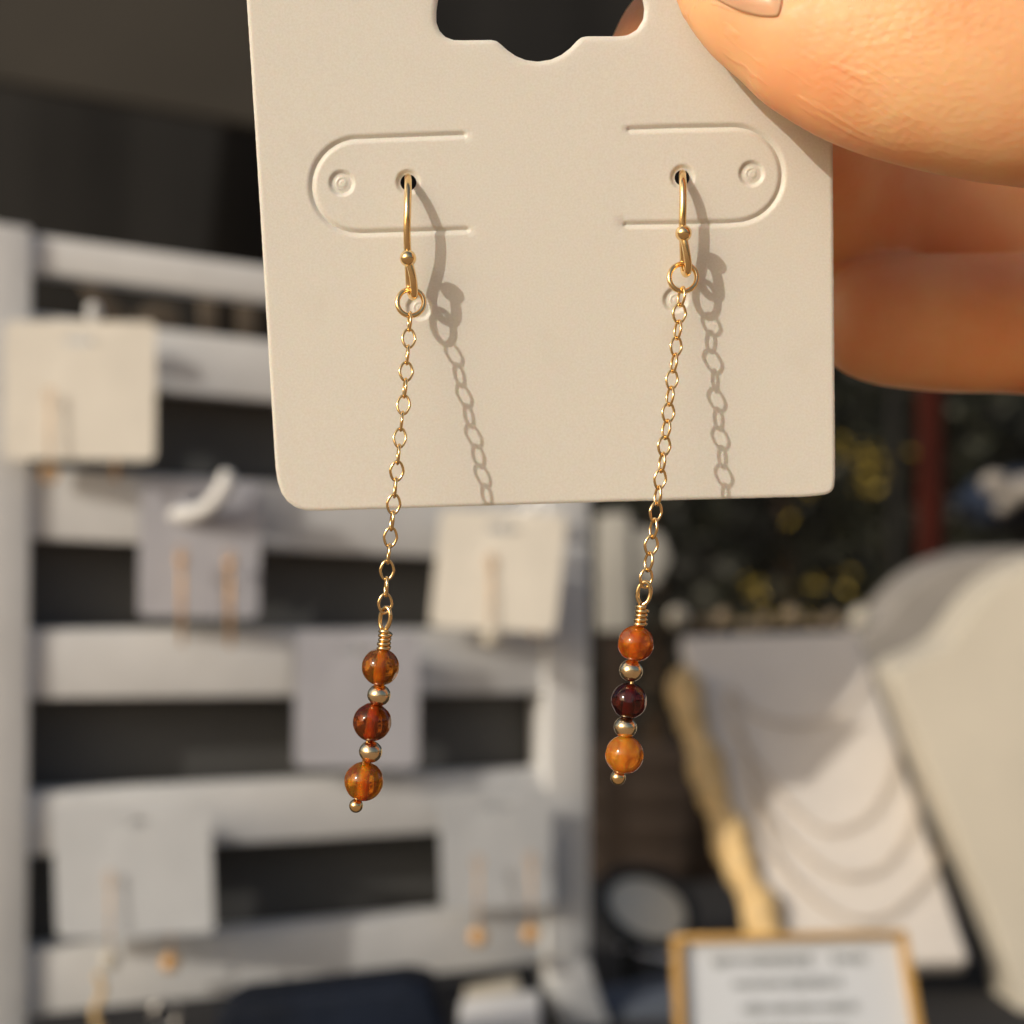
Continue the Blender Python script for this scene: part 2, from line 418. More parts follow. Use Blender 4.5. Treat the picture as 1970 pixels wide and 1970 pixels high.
# ---------------------------------------------------------------- table
TZ = CAM.z-0.140
e = empty('market_table', (0.15, .62, 0))
slab('table_top', -.75, 1.2, .30, .95, TZ-.03, TZ, M['cloth'], e, .004)
def cloth_skirt():
    V = []; F = []; n = 160
    for j in range(9):
        for i in range(n+1):
            t = i/n; x = -.75+1.95*t
            V.append(Vector((x, .298-.012*math.sin(i*.55)*(j/8)-.01*(j/8), (TZ-.004)*(1-j/8)+.05*(j/8))))
    for j in range(8):
        for i in range(n):
            a = j*(n+1)+i; F.append((a, a+1, a+n+2, a+n+1))
    return V, F
mobj('cloth_skirt', *cloth_skirt(), M['cloth'], e, True)
for x in (-.7, 1.15):
    for y in (.35, .9):
        slab('leg', x-.02, x+.02, y-.02, y+.02, 0, TZ-.031, M['greypost'], e)
tag(e, 'market table under a charcoal cloth holding the jewellery displays', 'table')

# ---------------------------------------------------------------- white rack
BVX = 7000.0
def bd(x): return 0.43*BVX/(BVX-x)
def B0(x, y): return P(x, y, bd(x))
_a, _b, _c = B0(0, 1264), B0(1000, 1264), B0(0, 300)
BU = (_b-_a).normalized(); BV = (_c-_a).normalized(); BN = BU.cross(BV).normalized()
if BN.dot(CAM-_a) < 0: BN = -BN
def B(x, y, off=0.0):        # off in metres toward the viewer from the rack's front face
    p = B0(x, y) + BN*0
    # slide along the viewing ray so the picture position holds
    ray = (p-CAM).normalized()
    return p + ray*(off/ray.dot(BN))
rack = empty('display_rack', B(560, 2050, -.01))
rails = [((-60, 429, 60, 446), (1100, 595), (-60, 497), (1100, 655))]
def rail(l_top, r_top, l_bot, r_bot, x0=40, x1=1080, th=.010):
    q = [B(x0, l_top), B(x1, r_top), B(x1, r_bot), B(x0, l_bot)]
    return prism('rail', q, -BN*th, M['paint'], rack, .0016)
def ln(x, xa, ya, xb, yb): return ya+(yb-ya)*(x-xa)/(xb-xa)
for (t0, t1, b0, b1) in ((446, 590, 520, 650), (600, 720, 730, 820), (897, 962, 1036, 1084), (1212, 1212, 1346, 1334), (1528, 1480, 1650, 1588), (1830, 1735, 1958, 1850)):
    rail(t0, t1, b0, b1)
# posts
def plank(name, pts, th, off=0, m='paint', bev=.0016):
    return prism(name, [B(x, y, off) for x, y in pts], -BN*th, M[m], rack, bev)
plank('post', [(-70, 418), (62, 437), (52, 2080), (-70, 2100)], .016, .003)
plank('post', [(1052, 575), (1136, 587), (1136, 1850), (1052, 1850)], .016, .003)
plank('foot', [(1052, 1849), (1136, 1849), (1150, 1900), (1190, 2010), (1110, 2035), (1075, 1940)], .016, .003)
plank('backing_panel', [(50, 600), (1060, 720), (1060, 1850), (50, 1955)], .003, -.016, 'panel', 0)
# carved wooden letters seen in the top gap, tan strokes with no readable word
for pts in ([(150, 535), (180, 540), (235, 590), (262, 640), (225, 640), (190, 600)], [(262, 600), (300, 580), (345, 590), (350, 660), (268, 650)], [(388, 560), (425, 566), (425, 670), (388, 664)], [(458, 570), (500, 578), (500, 690), (458, 684)]):
    prism('back_slat', [B(x, y, -.05) for x, y in pts], -BN*.006, M['bark'] if 0 else mat('weathered_wood', (0.13, 0.10, 0.07), .8, noise=(40, .3)) if 'weathered_wood' not in bpy.data.materials else bpy.data.materials['weathered_wood'], rack, .001)
tag(rack, 'white painted wooden rack of six rails with earring cards hung on it', 'display rack')
def hook(pts, r=.0023):
    path = [Vector(p) for p in catmull([B(x, y, o) for x, y, o in pts], 6)]
    V, F = merge(tube_data(path, r, 12), ball_data(path[-1], r, 12, 8), ball_data(path[0], r, 12, 8))
    return mobj('hook', V, F, M['paint'], rack, True)
hook([(185, 665, 0), (182, 640, .006), (182, 612, .010), (180, 596, .011)])
hook([(340, 990, .008), (365, 990, .011), (395, 980, .014), (420, 955, .017), (434, 930, .018), (436, 920, .018)], .0027)
hook([(985, 1010, .0), (1005, 995, .006), (1030, 975, .010)], .0026)
hook([(250, 1615, 0), (262, 1590, .008), (280, 1560, .010)])
hook([(690, 1270, 0), (700, 1250, .006), (705, 1230, .008)])
hook([(950, 1600, 0), (962, 1575, .006), (980, 1560, .008)])

def bg_card(x0, y0, x1, y1, m, label, off=(.010, .004), shear=0, rot=0, slot=True, turn=0):
    """small card with rounded corners and a hang slot; off = stand-off at top and bottom edge"""
    cx, cy = (x0+x1)/2, (y0+y1)/2; W = x1-x0; H = y1-y0; rc = 14
    loop = []
    for (sx, sy, a0) in ((1, -1, -90), (1, 1, 0), (-1, 1, 90), (-1, -1, 180)):
        for k in range(6):
            a = R(a0+90*k/5)
            loop.append((sx*(W/2-rc)+rc*math.cos(a), sy*(H/2-rc)+rc*math.sin(a)))
    if slot:
        sl = [(34*math.cos(t)*(1 if abs(math.cos(t)) > .3 else 1), -H*.36+8*math.sin(t)) for t in np.linspace(0, 2*math.pi, 17)[:-1]]
    pts2 = loop+sl; n = len(loop); k = len(sl)
    edges = [(i, (i+1) % n) for i in range(n)]+[(n+i, n+(i+1) % k) for i in range(k)]
    res = delaunay_2d_cdt([Vector(p) for p in pts2], edges, [], 0, 1e-4)
    V2 = res[0]; T = []
    for t in res[2]:
        c = sum((V2[i] for i in t), Vector((0, 0)))/3
        if (c.x/34)**2+((c.y+H*.36)/8)**2 > 1.0: T.append(t)
    ro = R(rot); V = []
    for p in V2:
        x = p.x*math.cos(ro)-p.y*math.sin(ro); y = p.x*math.sin(ro)+p.y*math.cos(ro)
        x += shear*(p.y/H)
        f = (p.y+H/2)/H
        V.append(B(cx+x, cy+y, off[0]*(1-f)+off[1]*f+.002*math.sin(p.x/W*3)+turn*(p.x+W/2)*bd(cx)/FPX))
    nv = len(V); th = BN*.0005
    VV = V+[v-th for v in V]; F = [tuple(t) for t in T]+[tuple(i+nv for i in t[::-1]) for t in T]
    cnt = {}
    for t in T:
        for a, b in ((t[0], t[1]), (t[1], t[2]), (t[2], t[0])): cnt[(a, b)] = 1
    for (a, b) in list(cnt):
        if (b, a) not in cnt: F.append((b, a, a+nv, b+nv))
    o = mobj('earring_card', VV, F, M[m], origin=B(cx, cy))
    tag(o, label, 'earring card', 'earring cards hung on the white rack')
    return o
bg_card(8, 618, 299, 885, 'cream', 'bright cream card at the upper left of the white rack with short gold earrings', (.012, .010), rot=.5, turn=.14)
bg_card(268, 925, 500, 1188, 'lilac', 'shade-tinted lilac card in the middle of the rack holding two long thin gold earrings', (.010, .008), rot=1)
bg_card(838, 985, 1080, 1212, 'cream', 'cream card tilted against the right post, just below the held card', (.012, .008), shear=-12, rot=3, turn=.20)
bg_card(568, 1215, 805, 1478, 'lilac', 'shade-tinted lilac card with no earrings hanging behind the left amber beads', (.010, .008), rot=.5)
bg_card(105, 1545, 408, 1800, 'greyp', 'pale grey card at the lower left of the rack with beaded drops below it', (.012, .010), rot=-2, turn=.12)
bg_card(848, 1520, 1062, 1748, 'greyp', 'pale grey card at the lower right of the rack beside the post', (.012, .008), rot=-2)

def bg_earring(x, y0, y1, label, kind='bar', off=.015, dx=0):
    e = empty('earring', B(x, y0, off)); k = bd(x)/FPX
    hoop = [B(x+7*math.cos(t), y0+12*math.sin(t), off) for t in np.linspace(0, 2*math.pi, 15)[:-1]]
    mobj('ear_wire', *tube_data(hoop, 1.6*k, 8, True), M['goldfar'], e, True)
    if kind == 'ring':
        c = (x, y1)
        pts = [B(c[0]+13*math.cos(t), c[1]+13*math.sin(t), off) for t in np.linspace(0, 2*math.pi, 25)[:-1]]
        mobj('ring', *tube_data(pts, 4*k, 8, True), M['goldfar'], e, True)
        mobj('bar', *tube_data([B(x, y0+10, off), B(x, y1-12, off)], 2.2*k, 8), M['goldfar'], e, True)
    elif kind == 'bar':
        mobj('bar', *tube_data([B(x, y0+10, off), B(x+dx, y1, off)], 4.5*k, 10), M['goldfar'], e, True)
        mobj('bead', *ball_data(B(x, y0+16, off), 10*k), M['goldfar'], e, True)
    else:
        mobj('chain', *tube_data([B(x, y0+10, off), B(x, y1-20, off)], 2*k, 8), M['goldfar'], e, True)
        mobj('bead', *ball_data(B(x+dx, y1, off), 17*k), M['goldfar'] if kind == 'drop' else M['creamlinen'], e, True)
    return tag(e, label, 'earring', 'earrings on the rack cards')
bg_earring(96, 760, 912, 'gold earring ending in a small ring below the bright upper left card', 'ring')
bg_earring(224, 750, 925, 'gold bar earring on the right side of the bright upper left card', 'bar', dx=-2)
bg_earring(350, 1062, 1240, 'long thin gold earring, left one on the middle shade-tinted card', 'bar')
bg_earring(443, 1070, 1245, 'long thin gold earring, right one on the middle shade-tinted card', 'bar')
bg_earring(945, 1080, 1228, 'slim gold earring, left one on the tilted cream card', 'chain')
bg_earring(1028, 1100, 1228, 'slim gold earring, right one on the tilted cream card', 'bar')
bg_earring(212, 1690, 1848, 'earring ending in a pale round bead below the lower left card', 'pearl')
bg_earring(328, 1700, 1852, 'earring with a gold drop bead below the lower left card', 'drop')
bg_earring(920, 1660, 1802, 'earring with a gold drop, left one under the lower right card', 'drop')
bg_earring(1022, 1655, 1796, 'earring with a gold drop, right one under the lower right card', 'drop')
# strand and hoop at the very bottom left
e = empty('necklace', B(200, 1870, .018)); k = bd(200)/FPX
for i in range(9):
    mobj('bead', *ball_data(B(190+8*math.sin(i), 1880+i*15, .018), 8*k, 14, 8), M['tanwood'], e, True)
tag(e, 'short strand of tan beads hanging at the bottom left corner', 'necklace')
pts = [B(318+24*math.cos(t), 1952+26*math.sin(t), .018) for t in np.linspace(0, 2*math.pi, 33)[:-1]]
tag(mobj('hoop_earring', *tube_data(pts, 5*k, 10, True), mat('silver', (.6, .58, .55), .3, metal=.8, noise=(60, .1)), None, True, origin=B(318, 1952, .018)),
    'silver hoop earring hanging at the bottom edge of the rack', 'earring', 'earrings on the rack cards')

# navy pouch and small white boxes in front of the rack foot
pts = [P(412, 1952, .385), P(450, 1932, .385), P(780, 1896, .385), P(828, 1906, .385), P(862, 1985, .385), P(872, 2125, .385), P(405, 2125, .385)]
tag(prism('pouch', pts, FW*.02, M['navy'], bevel=.004, segs=3), 'navy leather pouch on the table below the white rack', 'pouch')
pts = [P(878, 1985, .43), P(1040, 1965, .43), P(1045, 2060, .43), P(878, 2060, .43)]
tag(prism('ring_box', pts, FW*.03, M['paint'], bevel=.002), 'small white ring box between the navy pouch and the rack foot', 'box')
pts = [P(888, 1950, .475), P(1000, 1930, .475), P(1000, 2010, .475), P(888, 2010, .475)]
tag(prism('jewellery_box', pts, FW*.03, M['creamlinen'], bevel=.002), 'cream jewellery box behind the small white ring box', 'box')

# ---------------------------------------------------------------- brown crate, white stand, mirror, shade-grey linen
e = empty('wooden_crate', P(1300, 1800, .95)); e.location.z = TZ
cx0, cx1 = P(1100, 1400, .86).x, P(1560, 1400, .86).x
zt = P(1300, 1425, .86).z
nb = 4
for i in range(nb):
    za = TZ+(zt-TZ)*i/nb; zb = TZ+(zt-TZ)*(i+.94)/nb
    slab('plank', cx0, cx1, .86, .868, za, zb, M['brown'], e, .001)
for x in (cx0, cx1-.02): slab('corner_post', x, x+.02, .869, .889, TZ, zt, M['brown'], e)
slab('side', cx0, cx0+.008, .890, .945, TZ, zt, M['brown'], e); slab('side', cx1-.008, cx1, .890, .945, TZ, zt, M['brown'], e)
tag(e, 'dark brown wooden crate standing behind the oval mirror', 'crate')
e = empty('card_stand', P(1190, 1220, .78)); e.location.z = TZ
prism('upright', [P(1150, 990, .78), P(1212, 985, .78), P(1218, 1215, .78), P(1150, 1215, .78)], FW*.012, M['shadelinen'] if 0 else mat('dusty_white', (.42, .41, .38), .8, noise=(20, .15)), e, .002)
prism('base_post', [P(1160, 1214, .784), P(1206, 1214, .784), P(1206, 1735, .784), P(1160, 1735, .784)], FW*.006, M['brown'], e)
prism('arm', [P(1213, 1010, .785), P(1275, 1030, .785), P(1290, 1075, .785), P(1262, 1130, .785), P(1213, 1120, .785)], FW*.01, bpy.data.materials['dusty_white'], e, .002)
tag(e, 'dusty white upright stand just right of the rack post', 'display stand')

def oval(cx, cy, rx, ry, rot, d, tilt=0, n=40):
    out = []
    for k in range(n):
        t = 2*math.pi*k/n; x = rx*math.cos(t); y = ry*math.sin(t); ro = R(rot)
        out.append(P(cx+x*math.cos(ro)-y*math.sin(ro), cy+x*math.sin(ro)+y*math.cos(ro), d+tilt*(-y/ry)))
    return out
e = empty('table_mirror', P(1250, 1800, .55))
ring = oval(1245, 1748, 92, 66, 28, .56, .02)
mobj('rim', *tube_data(ring, 14*.56/FPX, 12, True), M['black'], e, True)
prism('reflection_disc', oval(1245, 1748, 88, 62, 28, .56, .02), FW*.003, M['mirror'], e)
prism('stem', [P(1200, 1820, .566), P(1225, 1830, .566), P(1225, 1925, .566), P(1200, 1925, .566)], FW*.004, M['black'], e)
tag(e, 'small oval table mirror with a black rim left of the necklace board', 'mirror')
pts = [P(1135, 1900, .60), P(1330, 1872, .60), P(1330, 1905, .60), P(1135, 1935, .60)]
tag(prism('white_tray', pts, FW*.05, M['paint'], bevel=.001), 'low white tray on the table behind the framed sign', 'tray')
pts = [P(1130, 1955, .52), P(1330, 1915, .52), P(1330, 2050, .52), P(1130, 2060, .52)]
tag(prism('folded_napkin', pts, FW*.03, M['slate'], bevel=.003), 'folded slate blue cloth in front of the low white tray', 'cloth')

# ---------------------------------------------------------------- necklace boards
def nb_board(name, c, th, m, parent):
    pts = [P(*q) for q in c]
    n = (pts[1]-pts[0]).cross(pts[3]-pts[0]).normalized()
    if n.dot(CAM-pts[0]) < 0: n = -n
    prism(name, pts, -n*th, M[m], parent, .003, 3)
    return pts, n
e1 = empty('necklace_board', P(1680, 1840, .58))
q1, n1 = nb_board('linen_panel', [(1308, 1222, .655), (1650, 1210, .655), (1868, 1848, .535), (1480, 1860, .535)], .012, 'linen', e1)
nb_board('support', [(1420, 1300, .69), (1560, 1300, .69), (1600, 1770, .68), (1460, 1770, .68)], .01, 'brown', e1)
tag(e1, 'leaning white linen necklace board with fine gold chains over it', 'necklace board')
def on1(x, y, off=.003):
    ray = (P(x, y, 1)-CAM).normalized(); t = (q1[0]-CAM).dot(n1)/ray.dot(n1)
    p = CAM+ray*t; return p+n1*off
M['palechain'] = mat('pale_gold_chain', (0.60, 0.49, 0.36), 0.5, metal=0.2, noise=(200, .3))
def necklace(pts, label, r=.0006, beads=False, m='palechain'):
    path = [Vector(p) for p in catmull([on1(x, y) for x, y in pts], 10)]
    e = empty('necklace', path[len(path)//2])
    mobj('chain', *tube_data(path, r, 8), M[m], e, True)
    mobj('clasp', *ball_data(path[2], .0011, 12, 8), M[m], e, True)
    return tag(e, label, 'necklace', 'necklaces draped over the linen board')
necklace([(1405, 1330), (1440, 1375), (1520, 1400), (1610, 1385), (1660, 1330), (1672, 1295)], 'shortest gold chain across the top of the linen board')
necklace([(1400, 1345), (1430, 1440), (1560, 1595), (1660, 1585), (1715, 1500), (1722, 1430)], 'middle gold chain on the linen board')
necklace([(1420, 1400), (1470, 1560), (1590, 1680), (1690, 1680), (1750, 1600), (1765, 1520)], 'longest gold chain low on the linen board')
necklace([(1440, 1480), (1490, 1650), (1600, 1760), (1700, 1770), (1790, 1690), (1800, 1640)], 'lowest gold chain near the foot of the linen board')
# tan bead strand along the left edge
e = empty('bead_strand', on1(1400, 1560, .004))
edge = [(1322, 1338), (1332, 1385), (1345, 1432), (1362, 1480), (1374, 1528), (1391, 1576), (1410, 1624), (1428, 1672), (1446, 1720), (1468, 1768), (1480, 1812)]
for i, (x, y) in enumerate(edge):
    mobj('bead', *ball_data(on1(x-4, y, .002), .0084-.0013*(i % 3), 18, 12, Vector((0, .3, 1)), 1.5), M['tanwood'], e, True)
tag(e, 'strand of chunky honey wood beads down the left edge of the linen board', 'bead strand')
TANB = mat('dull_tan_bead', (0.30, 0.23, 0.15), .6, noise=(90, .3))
# beads added in place of blurred light spots above that board
e = empty('bokeh_beads', P(1480, 1200, .72))
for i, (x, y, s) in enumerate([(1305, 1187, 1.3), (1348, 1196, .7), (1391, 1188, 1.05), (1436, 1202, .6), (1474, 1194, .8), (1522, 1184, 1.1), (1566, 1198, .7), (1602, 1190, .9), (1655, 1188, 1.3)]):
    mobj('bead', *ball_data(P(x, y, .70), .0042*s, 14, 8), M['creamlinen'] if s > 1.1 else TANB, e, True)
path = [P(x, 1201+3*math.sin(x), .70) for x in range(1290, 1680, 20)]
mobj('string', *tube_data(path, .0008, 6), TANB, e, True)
tag(e, 'row of small beads standing for blurred light spots above the linen board', 'garland')

e2 = empty('jewellery_board', P(2050, 1900, .52))
pts = [P(x, y, .61) for x, y in catmull([(1724, 1302), (1790, 1262), (1835, 1232), (1880, 1168), (1940, 1110), (2040, 1070), (2300, 1030), (2480, 1100), (2560, 1500), (2600, 2000), (2400, 2110), (2030, 2080), (1950, 1890), (1895, 1740), (1835, 1590), (1762, 1410)], 3, True)]
pts = [CAM+(p-CAM)*(1-.14*max(0, min(1, ((p-CAM).dot(-UP)/(p-CAM).length+.05)*2.4))) for p in pts]      # leans: the foot stands nearer
prism('padded_panel', pts, FW*.035, M['creamlinen'], e2, .011, 4)
nb_board('support', [(1990, 1300, .70), (2150, 1300, .70), (2150, 1900, .66), (2000, 1900, .66)], .01, 'brown', e2)
tag(e2, 'large padded cream linen display with a curved top at the right edge', 'jewellery board')
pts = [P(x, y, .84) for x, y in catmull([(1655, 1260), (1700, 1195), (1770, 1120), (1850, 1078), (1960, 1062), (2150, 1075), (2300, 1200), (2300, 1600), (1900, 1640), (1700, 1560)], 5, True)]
tag(prism('shaded_linen_side', pts, FW*.06, M['shadelinen'], bevel=.008, segs=3), 'grey linen shape standing for the shaded side of the cream board', 'cushion')  # added grey shape for the shaded side of the cream board

# ---------------------------------------------------------------- framed sign
e = empty('framed_sign', P(1530, 2060, .40))
sc = [(1292, 1800, .40), (1738, 1790, .40), (1790, 2090, .385), (1305, 2100, .385)]
a, b, c_, d_ = [P(*q) for q in sc]
sn = (b-a).cross(d_-a).normalized(); sn = sn if sn.dot(CAM-a) > 0 else -sn
def SG(u, v, off=0): return a.lerp(b, u).lerp(d_.lerp(c_, u), v)+sn*off
prism('paper', [SG(.035, .045), SG(.965, .045), SG(.965, .955), SG(.035, .955)], -sn*.001, M['signpaper'], e)
fw = .035; fh = .05
for (u0, v0, u1, v1) in ((0, 0, 1, fh), (0, 1-fh, 1, 1), (0, fh, fw, 1-fh), (1-fw, fh, 1, 1-fh)):
    prism('frame_bar', [SG(u0, v0, .004), SG(u1, v0, .004), SG(u1, v1, .004), SG(u0, v1, .004)], -sn*.008, M['goldframe'], e, .0006)
def text_line(v, spans, h=.05, seed=0):
    rnd = random.Random(seed); V = []; F = []
    for (ua, ub) in spans:
        u = ua
        while u < ub:
            ww = rnd.uniform(.006, .011); hh = h*rnd.choice((.6, .6, .65, 1.0)); 
            q = [SG(u, v-hh/2-.01, .0004), SG(u+ww, v-hh/2-.01, .0004), SG(u+ww, v+hh/2-.01, .0004), SG(u, v+hh/2-.01, .0004)]
            o = len(V); V += q+[p-sn*.0002 for p in q]
            F += [(o, o+1, o+2, o+3), (o, o+4, o+5, o+1), (o+1, o+5, o+6, o+2), (o+2, o+6, o+7, o+3), (o+3, o+7, o+4, o)]
            u += ww+rnd.uniform(.006, .012)
    mobj('text_line', V, F, M['print'], e)
text_line(.19, [(.17, .58), (.68, .82)], .08, 1); text_line(.34, [(.25, .70)], .075, 2); text_line(.50, [(.28, .76)], .07, 3); text_line(.65, [(.22, .70)], .07, 4)
tag(e, 'white sign with grey lettering in a thin gold frame, bottom right', 'sign')

# ================================================================ the held card
def dplane(y): return 0.12/(1-4.05e-5*(y-600))
def K(x, y, h=0.0):          # h: pixels in front of the card
    d = dplane(y)-h*0.12/FPX
    return P(x, y, d)
O = K(1040, 600)
ex = (K(1580, 952)-K(560, 982)).normalized()
nC = (K(600, 900)-K(600, 200)).cross(ex).normalized()
if nC.dot(CAM-O) < 0: nC = -nC
ey = nC.cross(ex).normalized()
MC = Matrix(((ex.x, ey.x, nC.x, O.x), (ex.y, ey.y, nC.y, O.y), (ex.z, ey.z, nC.z, O.z), (0, 0, 0, 1)))
MCi = MC.inverted()
def uv(x, y):
    p = MCi @ K(x, y); return np.array([p.x, p.y])*1000      # millimetres
def resample(pts, step, closed):
    A = [np.array(p, float) for p in pts]
    if closed: A = A+[A[0]]
    seg = [np.linalg.norm(A[i+1]-A[i]) for i in range(len(A)-1)]; Lt = sum(seg); n = max(3, int(round(Lt/step)))
    out = []; acc = 0; i = 0
    for k in range(n if closed else n+1):
        s = min(Lt*k/n, Lt-1e-9)
        while i < len(seg)-1 and s > acc+seg[i]: acc += seg[i]; i += 1
        out.append(A[i]+(A[i+1]-A[i])*((s-acc)/seg[i]))
    return out

def arc(cx, cy, r, a0, a1, n=8):
    return [(cx+r*math.cos(R(a0+(a1-a0)*k/n)), cy+r*math.sin(R(a0+(a1-a0)*k/n))) for k in range(n+1)]
outline = ([(456, -270)] + arc(505, -268, 49, 180, 262)) + arc(1551, -292, 49, 278, 360) + [(1602, 0), (1603, 300), (1605, 600), (1607, 880), (1607, 915)] \
    + [(1606, 932), (1603, 943), (1597, 948), (1590, 951), (1570, 954), (1540, 956), (1200, 965), (900, 974), (640, 982), (605, 983)] \
    + [(588, 982), (570, 977), (553, 965), (541, 948), (534, 926), (530, 900), (520, 740), (500, 405), (482, 120)]  # top edge, out of view, extended to keep sun off the fingers
OUT = resample([uv(*p) for p in outline], .35, True)
OUT = [p+np.random.uniform(-.012, .012, 2) for p in OUT]          # slightly ragged cut
hang = [(839, 20), (839, 42), (845, 58), (856, 70), (872, 76), (890, 76.5), (945, 76), (955, 78), (963, 84), (975, 95), (992, 107), (1012, 115), (1035, 118), (1060, 114), (1080, 105), (1097, 92), (1111, 77), (1119, 71), (1130, 69), (1190, 69), (1208, 67), (1226, 56), (1238, 36), (1240, 15),
        (1236, -8), (1222, -26), (1205, -34), (1130, -34), (1118, -38), (1105, -52), (1085, -68), (1060, -78), (1035, -80), (1010, -76), (985, -66), (965, -48), (952, -34), (940, -30), (872, -28), (852, -18), (842, -2)]
HNG = resample([uv(*p) for p in hang], .25, True)
def circ(cx, cy, rpx, n): 
    c = uv(cx, cy); r = rpx*.12/FPX*1000
    return [c+r*np.array([math.cos(2*math.pi*k/n), math.sin(2*math.pi*k/n)]) for k in range(n)]
holes = [circ(785, 350, 15.5, 28), circ(1313, 341, 14.5, 28)]
U1 = [(892, 259), (800, 262), (700, 266)] + [(690-88*math.sin(R(t))*1.03, 357-91*math.cos(R(t))) for t in range(0, 181, 10)] + [(700, 448), (800, 445), (898, 442)]
U2 = [(1211, 249), (1300, 246), (1405, 244)] + [(1412+93*math.sin(R(t)), 336-92*math.cos(R(t))) for t in range(0, 181, 10)] + [(1400, 429), (1300, 431), (1204, 432)]
UP1 = resample([uv(*p) for p in U1], .22, False); UP2 = resample([uv(*p) for p in U2], .22, False)
blank = [(657, 352), (1446, 334), (806, 592), (1300, 577)]
dimC = [uv(*p) for p in blank]; holeC = [uv(785, 350), uv(1313, 341)]
def normals(poly, closed):
    n = len(poly); out = []
    for i in range(n):
        a = poly[i-1] if (closed or i > 0) else poly[i]; b = poly[(i+1) % n] if (closed or i < n-1) else poly[i]
        t = b-a; t = t/np.linalg.norm(t); out.append(np.array([t[1], -t[0]]))
    return out
def pip(poly):
    A = np.array(poly)
    def f(p):
        x, y = p; X, Y = A[:, 0], A[:, 1]; X2, Y2 = np.roll(X, -1), np.roll(Y, -1)
        c = ((Y > y) != (Y2 > y)) & (x < (X2-X)*(y-Y)/(Y2-Y+1e-15)+X)
        return bool(c.sum() % 2)
    return f
in_out = pip(OUT); in_hng = pip(HNG); in_h = [pip(h) for h in holes]
def dist_poly(Q, poly, closed):
    A = np.array(poly); Bq = np.roll(A, -1, 0)
    if not closed: A, Bq = A[:-1], Bq[:-1]
    D = Bq-A; LL = (D**2).sum(1)
    t = np.clip(((Q[:, None, :]-A[None])*D[None]).sum(2)/LL[None], 0, 1)
    C = A[None]+t[..., None]*D[None]
    return np.sqrt(((Q[:, None, :]-C)**2).sum(2)).min(1)
cv = []; ce = []
def addloop(poly):
    s = len(cv); n = len(poly); cv.extend(poly); ce.extend([(s+i, s+(i+1) % n) for i in range(n)])
addloop(OUT); addloop(HNG)
for h in holes: addloop(h)
free = []
for poly, rows in ((OUT, (.07, .15, .26, .42)), (HNG, (.08, .18, .32, .52))):
    N = normals(poly, True)
    for r in rows:
        for sgn in (1, -1):
            for p, nn in zip(poly, N): 
                free.append(p+nn*r*sgn)
fr2 = []
for q in free:
    if in_out(q) and not in_hng(q): fr2.append(q)
free = fr2
# drop offset points that ended up too near the border
F_ = np.array(free); dd = np.minimum(dist_poly(F_, OUT, True), dist_poly(F_, HNG, True)); free = [f for f, d in zip(free, dd) if d > .05]
for poly in (UP1, UP2):
    N = normals(poly, False)
    for r in (-.55, -.38, -.26, -.16, -.09, -.04, 0, .04, .09, .16, .26, .38, .55):
        for p, nn in zip(poly, N): free.append(p+nn*r)
    for end, other in ((poly[0], poly[1]), (poly[-1], poly[-2])):
        for r in (.06, .14, .25, .4):
            for k in range(12): free.append(end+r*np.array([math.cos(k*.52), math.sin(k*.52)]))
for c in dimC:
    for r in np.arange(.06, 1.5, .085):
        n = max(6, int(r*40)); n = min(n, 44)
        for k in range(n): free.append(c+r*np.array([math.cos(2*math.pi*(k+.3)/n), math.sin(2*math.pi*(k+.3)/n)]))
for c in holeC:
    for r in np.arange(.80, 1.5, .085):
        for k in range(44): free.append(c+r*np.array([math.cos(2*math.pi*(k+.3)/44), math.sin(2*math.pi*(k+.3)/44)]))
feat = np.array([*UP1, *UP2]); cc = np.array(dimC+holeC)
gx0, gy0 = np.array(OUT).min(0); gx1, gy1 = np.array(OUT).max(0)
for gx in np.arange(gx0, gx1, .9):
    for gy in np.arange(gy0, gy1, .9):
        q = np.array([gx+.2*math.sin(gy*7), gy+.2*math.sin(gx*5)])
        if np.sqrt(((feat-q)**2).sum(1)).min() < .75 or np.sqrt(((cc-q)**2).sum(1)).min() < 1.6: continue
        if not in_out(q) or in_hng(q): continue
        if min(dist_poly(q[None], OUT, True)[0], dist_poly(q[None], HNG, True)[0]) < .6: continue
        free.append(q)
allv = [Vector((float(p[0]), float(p[1]))) for p in cv+free]
res = delaunay_2d_cdt(allv, ce, [], 0, 1e-5)
V2 = np.array([[p.x, p.y] for p in res[0]]); T = []
for t in res[2]:
    c = V2[list(t)].mean(0)
    if in_out(c) and not in_hng(c) and not any(f(c) for f in in_h): T.append(tuple(t))
def sstep(a, b, x): t = np.clip((x-a)/(b-a), 0, 1); return t*t*(3-2*t)
def height(Q):
    h = np.zeros(len(Q))
    dO = dist_poly(Q, OUT, True); dH = dist_poly(Q, HNG, True)
    h -= .13*np.clip(1-dO/.26, 0, 1)**1.5 + .20*np.clip(1-dH/.42, 0, 1)**1.4
    for pl in (UP1, UP2):
        d = dist_poly(Q, pl, False)
        h -= .27*np.clip(1-d/.38, 0, 1)**1.15
    for c in dimC:
        r = np.sqrt(((Q-c)**2).sum(1))
        h -= .26*(1-sstep(.78, 1.25, r))
        h += .10*np.exp(-((r-.70)/.06)**2)*.6 + .13*(1-sstep(.52, .62, r))
        off = c+np.array([.08, -.03]); r2 = np.sqrt(((Q-off)**2).sum(1))
        h -= .07*np.exp(-((r2-.40)/.07)**2)
    for c in holeC:
        r = np.sqrt(((Q-c)**2).sum(1)); h -= .28*(1-sstep(.72, 1.2, r))
    # board is not dead flat
    h += .06*np.sin(Q[:, 0]*.12+.6)*np.sin(Q[:, 1]*.10)
    return h
H = height(V2)
nv = len(V2)
